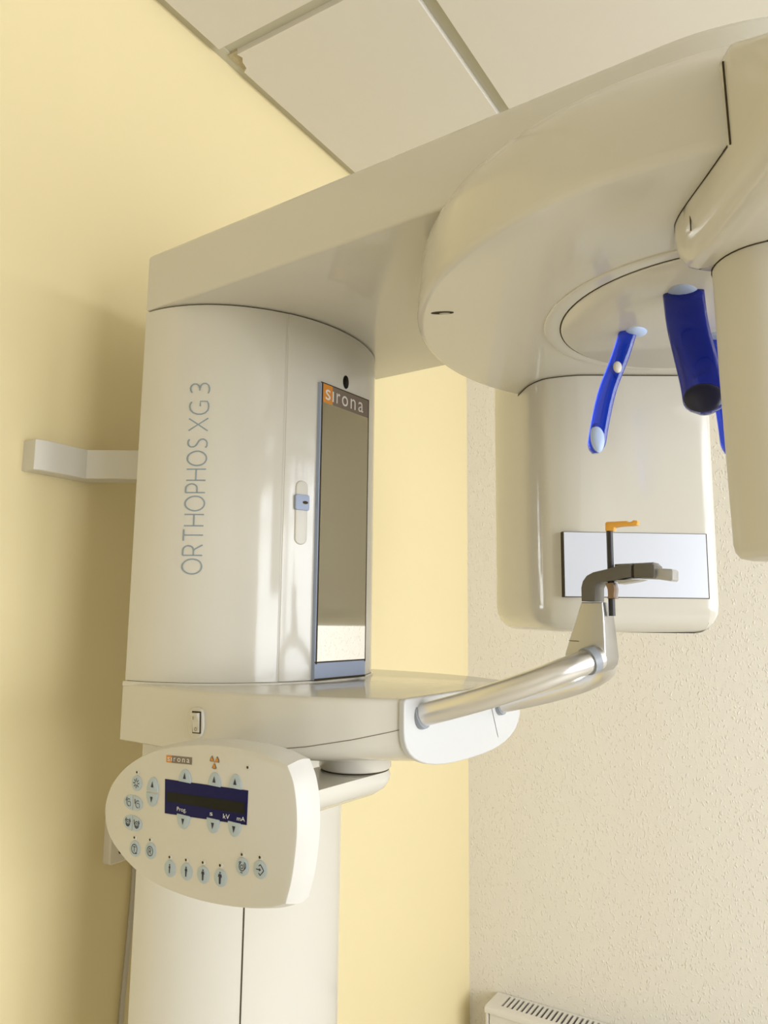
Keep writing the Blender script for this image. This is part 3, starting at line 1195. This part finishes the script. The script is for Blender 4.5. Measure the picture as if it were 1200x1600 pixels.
mb.loft([[us(v, z, 0.003) for v, z in lo], [us(lo[0][0], lo[0][1], 0.005), us(lo[1][0], lo[1][1], 0.005), us(lo[2][0], lo[2][1], 0.0045), us(lo[3][0], lo[3][1], 0.0045)]])
# the marks I and O
mm = [PU(x, y, US) for x, y in [(309, 1118.5), (310.2, 1118.5), (310.2, 1123.5), (309, 1123.5)]]
mb.poly([us(v, z, 0.0081) for v, z in mm], 1)
cv_, cz_ = PU(310.5, 1138.5, US)
for k in range(12):
    a0, a1 = 2 * PI * k / 12, 2 * PI * (k + 1) / 12
    mb.poly([us(cv_ + r * math.cos(t), cz_ + r * math.sin(t), 0.0051) for r, t in ((0.0016, a0), (0.0023, a0), (0.0023, a1), (0.0016, a1))], 1)
build('mains_switch', mb, ['shell_matt', 'brown'], shelf, smooth=0, recalc=False)

# ---------------------------------------------------------------- control panel on its swivel arm
UP = -0.120


def pp(v, z, d):
    return W(UP - d, v, z)          # d: proud of the panel face, towards the camera


out_px = [(163.5, 1275), (166, 1248), (178, 1220), (202, 1194), (238, 1175), (280, 1166), (330, 1164), (378, 1170), (418, 1181), (449, 1196), (458, 1222), (463, 1256), (464, 1296), (461, 1336), (455, 1378), (446, 1413), (420, 1418.5), (375, 1418.5), (326, 1411), (284, 1399), (246, 1383), (212, 1360), (187, 1333), (170, 1305)]
face = [PU(x, y, UP) for x, y in out_px]
i9, i15 = 9, 15


def smooth_panel(pts, corners, sub=6):
    """closed smooth curve that keeps the two right-hand corners"""
    n = len(pts)
    out = []
    order = corners + [corners[0] + n]
    for c0, c1 in zip(order[:-1], order[1:]):
        seg = [pts[k % n] for k in range(c0, c1 + 1)]
        s = smooth_open([Vector((p[0], p[1])) for p in seg], sub)
        out += [(p.x, p.y) for p in s[:-1]]
    return out


face = smooth_panel(face, [9, 15])
mb = MB()
rings = []
for (o, d) in ((-0.0016, 0.0), (-0.0004, -0.0006), (0.0006, -0.003), (0.0035, -0.012), (0.0040, -0.020), (0.002, -0.030), (-0.004, -0.036), (-0.012, -0.038)):
    rings.append([pp(v, z, d) for v, z in offset(face, o)])
mb.loft(rings)
pan = build('control_panel', mb, 'panel', X, smooth=30)
# arm and pivot under the shelf
mb = MB()
mb.loft([[W(0.137 + r * math.cos(2 * PI * i / 40), 0.292 + r * math.sin(2 * PI * i / 40), z) for i in range(40)] for r, z in ((0.046, -0.160), (0.046, -0.1865), (0.0445, -0.1885))])
piv = build('panel_pivot', mb, 'shell', X, smooth=50)
mb = MB()
mb.loft([[W(0.137 + r * math.cos(2 * PI * i / 40), 0.292 + r * math.sin(2 * PI * i / 40), z) for i in range(40)] for r, z in ((0.0435, -0.1880), (0.0435, -0.1905))])
build('pivot_joint', mb, 'seam', piv)
mb = MB()
oa = [(-0.088, 0.262), (-0.04, 0.258), (0.05, 0.25)] + [(0.137 + 0.045 * math.cos(t), 0.292 + 0.045 * math.sin(t)) for t in [-PI / 2 + PI * k / 20 for k in range(21)]] + [(0.05, 0.336), (-0.04, 0.336), (-0.088, 0.336)]
rings = []
for (o, z) in ((0.030, -0.2225), (0.018, -0.2195), (0.007, -0.212), (0.001, -0.203), (0.0, -0.197), (0.0015, -0.1905)):
    rings.append([W(u, v, z) for u, v in offset(oa, -o)])
mb.loft(rings)
build('panel_arm', mb, 'shell', X, smooth=50)

# display
dq = [PU(x, y, UP) for x, y in [(258, 1270.5), (385.5, 1289), (388, 1235), (258.5, 1217)]]
mb = MB()
extrude(mb, dq, -0.001, 0.0006, pp, mi=0)


def dmap(s, t):
    """bilinear position inside the display"""
    a, b, c, d_ = dq
    x = (a[0] * (1 - s) + b[0] * s) * (1 - t) + (d_[0] * (1 - s) + c[0] * s) * t
    y = (a[1] * (1 - s) + b[1] * s) * (1 - t) + (d_[1] * (1 - s) + c[1] * s) * t
    return x, y


mb.poly([pp(*dmap(s, t), 0.0008) for s, t in ((0.03, 0.36), (0.975, 0.30), (0.975, 0.64), (0.03, 0.64))], 1)


def dtext(s, s0, s1, t0, t1):
    put_text(mb, s, lambda x, y: pp(*dmap(x, y), 0.0010), s0, s1, t0, t1, 2)


dtext('Prog.', 0.165, 0.285, 0.085, 0.245)
dtext('s', 0.575, 0.610, 0.13, 0.22)
dtext('kV', 0.735, 0.810, 0.10, 0.235)
dtext('mA', 0.895, 0.985, 0.10, 0.225)
dsp = build('display', mb, ['display', 'lcd', 'white_print'], pan, smooth=0, recalc=False)
dsp['label'] = 'dark blue display strip with Prog. s kV mA printed in white'

# logo on the panel
lq = [PU(x, y, UP) for x, y in [(260.2, 1190.8), (299.8, 1194.8), (300.2, 1183.3), (260.2, 1179.5)]]


def lmap(s, t):
    a, b, c, d_ = lq
    return ((a[0] * (1 - s) + b[0] * s) * (1 - t) + (d_[0] * (1 - s) + c[0] * s) * t, (a[1] * (1 - s) + b[1] * s) * (1 - t) + (d_[1] * (1 - s) + c[1] * s) * t)


mb = MB()
mb.poly([pp(*lmap(s, t), 0.0004) for s, t in ((0, 0), (0.22, 0), (0.22, 1), (0, 1))], 0)
mb.poly([pp(*lmap(s, t), 0.0004) for s, t in ((0.22, 0), (1, 0), (1, 1), (0.22, 1))], 1)
for ch, s0, s1 in (('s', 0.06, 0.16), ('ı', 0.205, 0.235), ('r', 0.31, 0.385), ('o', 0.45, 0.575), ('n', 0.645, 0.745), ('a', 0.82, 0.925)):
    put_text(mb, ch, lambda x, y: pp(*lmap(x, y), 0.0007), s0, s1, 0.22, 0.74, 2)
lg2 = build('panel_logo', mb, ['orange', 'brown', 'white_print'], pan, smooth=0, recalc=False)

# radiation trefoil
cv_, cz_ = PU(335.5, 1190.5, UP)
mb = MB()


def trefoil_sector(a0, a1, r0, r1, d, mi):
    n = 6
    for k in range(n):
        t0, t1 = a0 + (a1 - a0) * k / n, a0 + (a1 - a0) * (k + 1) / n
        mb.poly([pp(cv_ + r * math.cos(t), cz_ + r * math.sin(t), d) for r, t in ((r0, t0), (r1, t0), (r1, t1), (r0, t1))], mi)


for c in (PI / 2 + PI / 3, PI / 6, -PI / 2):
    trefoil_sector(c - PI / 6, c + PI / 6, 0.0016, 0.0068, 0.0004, 1)
    trefoil_sector(c - PI / 9, c + PI / 9, 0.0020, 0.0058, 0.0006, 0)
mb.poly([pp(cv_ + 0.0009 * math.cos(t), cz_ + 0.0009 * math.sin(t), 0.0005) for t in [2 * PI * k / 10 for k in range(10)]], 0)
build('radiation_symbol', mb, ['orange', 'brown'], pan, smooth=0, recalc=False)

# buttons and their symbols
HB = 0.0008      # button thickness


def disc(mb, cv, cz, rv, rz, d0, d1, n=28, mi=0, a0=0.0, a1=2 * PI):
    full = abs(a1 - a0 - 2 * PI) < 1e-6
    pts = [(cv + rv * math.cos(a0 + (a1 - a0) * i / (n if full else n - 1)), cz + rz * math.sin(a0 + (a1 - a0) * i / (n if full else n - 1))) for i in range(n)]
    extrude(mb, pts, d0, d1, pp, r1=0.0003, seg=2, mi=mi)


def sym(mb, pts, mi=1, d=HB + 0.00025):
    mb.poly([pp(v, z, d) for v, z in pts], mi)


def line(mb, pts, wd=0.0007, mi=1, d=HB + 0.00025):
    for a, b in zip(pts[:-1], pts[1:]):
        a, b = Vector(a), Vector(b)
        t = (b - a)
        if t.length < 1e-9:
            continue
        nn = Vector((-t.y, t.x)).normalized() * wd / 2
        sym(mb, [a - nn, b - nn, b + nn, a + nn], mi, d)


def arc(cv, cz, r, a0, a1, n=14, ry=None):
    ry = ry or r
    return [(cv + r * math.cos(a0 + (a1 - a0) * i / n), cz + ry * math.sin(a0 + (a1 - a0) * i / n)) for i in range(n + 1)]


def half_up(px0, px1, pyb, pyt, down=False):
    mb = MB()
    xm = (px0 + px1) / 2
    c = PU(xm, pyb, UP)
    tip = PU(xm, pyt, UP)
    rv = abs(PU(px1, pyb, UP)[0] - PU(px0, pyb, UP)[0]) / 2
    rz = abs(tip[1] - c[1])
    s = -1 if down else 1
    if down:
        disc(mb, c[0], c[1], rv, rz, 0, HB + 0.0004, 24, 0, PI, 2 * PI)
    else:
        disc(mb, c[0], c[1], rv, rz, 0, HB + 0.0004, 24, 0, 0, PI)
    m = c[1] + s * rz * 0.47
    k = 0.0027
    sym(mb, [(c[0] - k * 0.8, m - s * k), (c[0] + k * 0.8, m - s * k), (c[0], m + s * k * 1.25)], d=HB + 0.0007)
    build('button', mb, ['button', 'navy'], pan, smooth=40, recalc=False)


for a in ((280, 299, 1222, 1201.5), (326, 345.5, 1228, 1206.5), (358.5, 378, 1232, 1209.5), (230, 248, 1236, 1214)):
    half_up(*a)
for a in ((277.5, 297.5, 1273, 1295), (324, 344, 1279, 1302), (357, 377, 1284.5, 1307.5), (229.5, 247.5, 1239, 1260)):
    half_up(*a, down=True)


def round_button(px, py):
    mb = MB()
    c = PU(px, py, UP)
    disc(mb, c[0], c[1], 0.0084, 0.0081, 0, HB)
    return mb, c


def fin(mb):
    build('button', mb, ['button', 'navy'], pan, smooth=40, recalc=False)


# light key
mb, c = round_button(214.2, 1223.5)
for k in range(8):
    a = k * PI / 4
    ca, sa = math.cos(a), math.sin(a)
    line(mb, [(c[0] + 0.0018 * ca, c[1] + 0.0018 * sa), (c[0] + 0.0052 * ca, c[1] + 0.0052 * sa)], 0.0009)
fin(mb)
# side selection keys (two split circles)
for (py, kind) in ((1254, 0), (1286, 1)):
    for side in (-1, 1):
        mb = MB()
        c = PU(208.6 if kind == 0 else 207.8, py, UP)
        cx = c[0] + side * 0.0010
        if side < 0:
            disc(mb, cx, c[1], 0.0150, 0.0078, 0, HB, 24, 0, PI / 2, 3 * PI / 2)
        else:
            disc(mb, cx, c[1], 0.0145, 0.0078, 0, HB, 24, 0, -PI / 2, PI / 2)
        q = (cx + side * 0.0065, c[1])
        if kind == 0:
            line(mb, arc(q[0] + 0.001, q[1] - 0.0004, 0.0036, PI * 0.35, PI * 1.6), 0.0008)
            line(mb, arc(q[0] + 0.0016, q[1] - 0.0018, 0.0026, -PI * 0.3, PI * 0.8), 0.0007)
            line(mb, [(q[0] - 0.0044, q[1] + 0.0008), (q[0] - 0.0022, q[1] + 0.0044)] if side < 0 else [(q[0] - 0.0040, q[1] + 0.0044), (q[0] - 0.0036, q[1] - 0.0004)], 0.0010)
        else:
            line(mb, arc(q[0], q[1] - 0.0006, 0.0034, 0, 2 * PI), 0.0008)
            line(mb, arc(q[0], q[1] - 0.0006, 0.0015, 0, 2 * PI, 10), 0.0006)
            line(mb, arc(q[0], q[1] - 0.0006, 0.0024, PI * 1.1, PI * 1.9, 8), 0.0006)
            line(mb, [(q[0] - 0.0044, q[1] + 0.001), (q[0] - 0.0026, q[1] + 0.0042)] if side < 0 else [(q[0] - 0.0046, q[1] + 0.0042), (q[0] - 0.0040, q[1] - 0.0008)], 0.0010)
            line(mb, [(q[0] + 0.0028, q[1] + 0.0042), (q[0] + 0.0044, q[1] + 0.0008)], 0.0010)
        fin(mb)
# T and R keys
for (px, py, ch) in ((211, 1326, 'T'), (235.5, 1329.5, 'R')):
    mb, c = round_button(px, py)
    line(mb, arc(c[0], c[1], 0.0046, 0, 2 * PI, 20), 0.0008)
    if ch == 'T':
        line(mb, [(c[0] - 0.002, c[1] + 0.0022), (c[0] + 0.002, c[1] + 0.0022)], 0.0008)
        line(mb, [(c[0], c[1] + 0.0022), (c[0], c[1] - 0.0028)], 0.0008)
        line(mb, [(c[0] + 0.002, c[1] - 0.0045), (c[0] + 0.005, c[1] - 0.0035)], 0.0008)
    else:
        line(mb, [(c[0] - 0.0016, c[1] - 0.0026), (c[0] - 0.0016, c[1] + 0.0026)], 0.0007)
        line(mb, [(c[0] - 0.0016, c[1] + 0.0026)] + arc(c[0] + 0.0002, c[1] + 0.0012, 0.0014, PI / 2, -PI / 2, 6) + [(c[0] - 0.0016, c[1] - 0.0002)], 0.0007)
        line(mb, [(c[0], c[1] - 0.0002), (c[0] + 0.0018, c[1] - 0.0026)], 0.0007)
    fin(mb)
# four body size keys
for k, (px, py) in enumerate(((266, 1357), (291.7, 1361.8), (318, 1366.7), (344.7, 1371.5))):
    mb, c = round_button(px, py)
    hw = 0.0010 + 0.00032 * k
    h = 0.0042 + 0.0004 * k
    sym(mb, [(c[0] + 0.0009 * math.cos(t), c[1] + h * 0.88 + 0.0009 * math.sin(t)) for t in [2 * PI * i / 10 for i in range(10)]])
    sym(mb, [(c[0] - hw * 0.55, c[1] - h), (c[0] + hw * 0.55, c[1] - h), (c[0] + hw * 0.8, c[1] + h * 0.16), (c[0] - hw * 0.8, c[1] + h * 0.16)])
    sym(mb, [(c[0] - hw * 1.4, c[1] + h * 0.15), (c[0] + hw * 1.4, c[1] + h * 0.15), (c[0] + hw, c[1] + h * 0.66), (c[0] - hw, c[1] + h * 0.66)])
    fin(mb)
# turn key and enter key
mb, c = round_button(379, 1354)
line(mb, arc(c[0], c[1], 0.0036, PI * 0.75, PI * 2.3, 16), 0.0008)
line(mb, arc(c[0], c[1], 0.0017, 0, 2 * PI, 12), 0.0007)
line(mb, [(c[0] - 0.0038, c[1] + 0.0038), (c[0] - 0.001, c[1] + 0.0042), (c[0] - 0.0028, c[1] + 0.0018), (c[0] - 0.0038, c[1] + 0.0038)], 0.0007)
line(mb, arc(c[0] + 0.0016, c[1] + 0.0012, 0.0034, -PI * 0.35, PI * 0.4, 8), 0.0008)
line(mb, [(c[0] - 0.0016, c[1] - 0.0052), (c[0] + 0.0012, c[1] - 0.0052)], 0.0008)
fin(mb)
mb, c = round_button(407, 1358.8)
line(mb, [(c[0] - 0.0046, c[1]), (c[0] + 0.001, c[1])], 0.0008)
sym(mb, [(c[0] - 0.0008, c[1] - 0.0015), (c[0] + 0.0016, c[1]), (c[0] - 0.0008, c[1] + 0.0015)])
line(mb, [(c[0] - 0.0014, c[1] + 0.0030), (c[0] + 0.0006, c[1] + 0.0048), (c[0] + 0.0050, c[1]), (c[0] + 0.0006, c[1] - 0.0048), (c[0] - 0.0014, c[1] - 0.0030)], 0.0008)
fin(mb)
# indicator lights
for (px, py) in ((215, 1206.5), (211, 1308.5), (235.5, 1312), (266, 1339), (291.7, 1343.5), (318, 1347.5), (345, 1352), (379, 1335), (407, 1339.5), (388, 1199)):
    c = PU(px, py, UP)
    mb = MB()
    disc(mb, c[0] + 0.0006, c[1], 0.0026, 0.0024, 0, 0.0006, 16, 0)
    sym(mb, [(c[0] - 0.0004 + 0.0013 * math.cos(t), c[1] + 0.0013 * math.sin(t)) for t in [2 * PI * i / 12 for i in range(12)]], 1, 0.0008)
    build('indicator_light', mb, ['panel', 'seam'], pan, smooth=40, recalc=False)

# ---------------------------------------------------------------- wall bracket that holds the unit
mb = MB()


def wz(x, y, z):
    return (x, y, z + EYE)


bo = [(0.655, WA), (0.655, 1.019), (0.664, 1.0145), (0.682, 1.0135), (0.742, 1.0150), (0.845, 0.845), (0.890, 0.845), (0.772, 1.040), (0.772, WA)]
extrude(mb, bo, 0.2125, 0.2590, wz, r0=0.001, r1=0.001, seg=1)
build('wall_bracket', mb, 'shell_matt', X, smooth=25)

# ---------------------------------------------------------------- wall socket and cable behind the unit
ws = thing('wall_socket', 'small beige socket box on the yellow wall half hidden by the control panel', 'socket', (0.885, WA, 1.12))
mb = MB()
extrude(mb, rrect(0.846, 0.926, -0.398, -0.318, 0.006, 4), WA, WA - 0.016, lambda x, z, y: (x, y, z + EYE), r1=0.003)
build('cover', mb, 'socket', ws, smooth=40)
mb = MB()
extrude(mb, rrect(0.863, 0.909, -0.384, -0.334, 0.004, 4), WA - 0.0155, WA - 0.0162, lambda x, z, y: (x, y, z + EYE))
build('recess', mb, 'seam', ws, smooth=40)
mb = MB()
extrude(mb, rrect(0.8655, 0.9065, -0.3815, -0.3365, 0.003, 4), WA - 0.0155, WA - 0.019, lambda x, z, y: (x, y, z + EYE), r1=0.001)
build('plug', mb, 'socket', ws, smooth=40)
mb = MB()
tube(mb, smooth_open([Vector(p) for p in [(0.908, WA - 0.004, EYE - 0.396), (0.907, WA - 0.004, EYE - 0.47), (0.902, WA - 0.004, EYE - 0.56), (0.897, WA - 0.004, EYE - 0.66), (0.895, WA - 0.004, EYE - 0.9), (0.897, WA - 0.004, EYE - 1.2), (0.9, WA - 0.004, 0.004)]], 6), 0.0042, 12)
tag(build('power_cable', mb, 'cable', smooth=60), 'thin grey cable running down the yellow wall below the socket', 'cable')

# ---------------------------------------------------------------- radiator under the textured wall
RX0, RX1 = WB - 0.100, WB - 0.003
RY1, RY0 = 0.955, -0.45
RZ = EYE - 1.088
rad = thing('radiator', 'white enamelled panel radiator with slotted top in the corner', 'radiator', (WB - 0.05, 0.25, 0.0))
mb = MB()
mb.box((RX0 + 0.004, RY0 + 0.01, 0.10), (RX0 + 0.012, RY1 - 0.012, RZ - 0.016))
build('front_panel', mb, 'radiator', rad, smooth=0, bevel=0.003)
for y in (RY1 - 0.010, RY0):
    mb = MB()
    mb.box((RX0 + 0.003, y, 0.10), (RX1 - 0.02, y + 0.009, RZ - 0.014))
    build('side_panel', mb, 'radiator', rad, smooth=0, bevel=0.002)
mb = MB()
mb.box((RX1 - 0.034, RY0 + 0.01, 0.10), (RX1 - 0.026, RY1 - 0.012, RZ - 0.02))
build('rear_panel', mb, 'radiator', rad, smooth=0, bevel=0.003)
mb = MB()
mb.box((RX0 + 0.013, RY0 + 0.01, RZ - 0.055), (RX1 - 0.035, RY1 - 0.012, RZ - 0.050))
build('convector', mb, 'dark', rad, smooth=0)
# top cover: two rails, an end plate and the slats between the slots
SX0, SX1 = RX0 + 0.027, RX1 - 0.008
mb = MB()
prof = [(RX0, RZ - 0.016), (RX0, RZ - 0.006), (RX0 + 0.002, RZ - 0.002), (RX0 + 0.007, RZ), (SX0, RZ), (SX0, RZ - 0.003), (RX0 + 0.004, RZ - 0.006), (RX0 + 0.003, RZ - 0.016)]
mb.loft([[(x, y, z) for x, z in prof] for y in (RY0, RY1)])
top = build('top_cover', mb, 'radiator', rad, smooth=30)
mb = MB()
mb.box((SX1, RY0, RZ - 0.004), (RX1, RY1, RZ))
build('rear_rail', mb, 'radiator', top, smooth=0)
PITCH, SLW = 0.0143, 0.0072
first = RY1 - 0.038
mb = MB()
mb.box((SX0, first, RZ - 0.004), (SX1, RY1, RZ))
build('end_plate', mb, 'radiator', top, smooth=0)
mb = MB()
mb.box((SX0, -(PITCH - SLW), RZ - 0.004), (SX1, 0, RZ))
sl0 = build('slat', mb, 'radiator', top, smooth=0)
y = first - SLW
k = 0
while y > RY0 + 0.03:
    o = sl0 if k == 0 else sl0.copy()
    if k:
        COL.objects.link(o)
        o.parent = top
    o.location = (0, y, 0)
    y -= PITCH
    k += 1
for z in (0.12, 0.30):
    mb = MB()
    mb.box((RX1 - 0.027, 0.6, z), (WB, 0.64, z + 0.04))
    build('wall_hook', mb, 'radiator', rad, smooth=0)
for y in (0.75, -0.3):
    mb = MB()
    mb.box((RX0 + 0.02, y, 0.0), (RX1 - 0.04, y + 0.03, 0.101))
    build('foot', mb, 'radiator', rad, smooth=0)

# helper values are not needed in the finished scene
for o in bpy.data.objects:
    if '_o' in o:
        del o['_o']
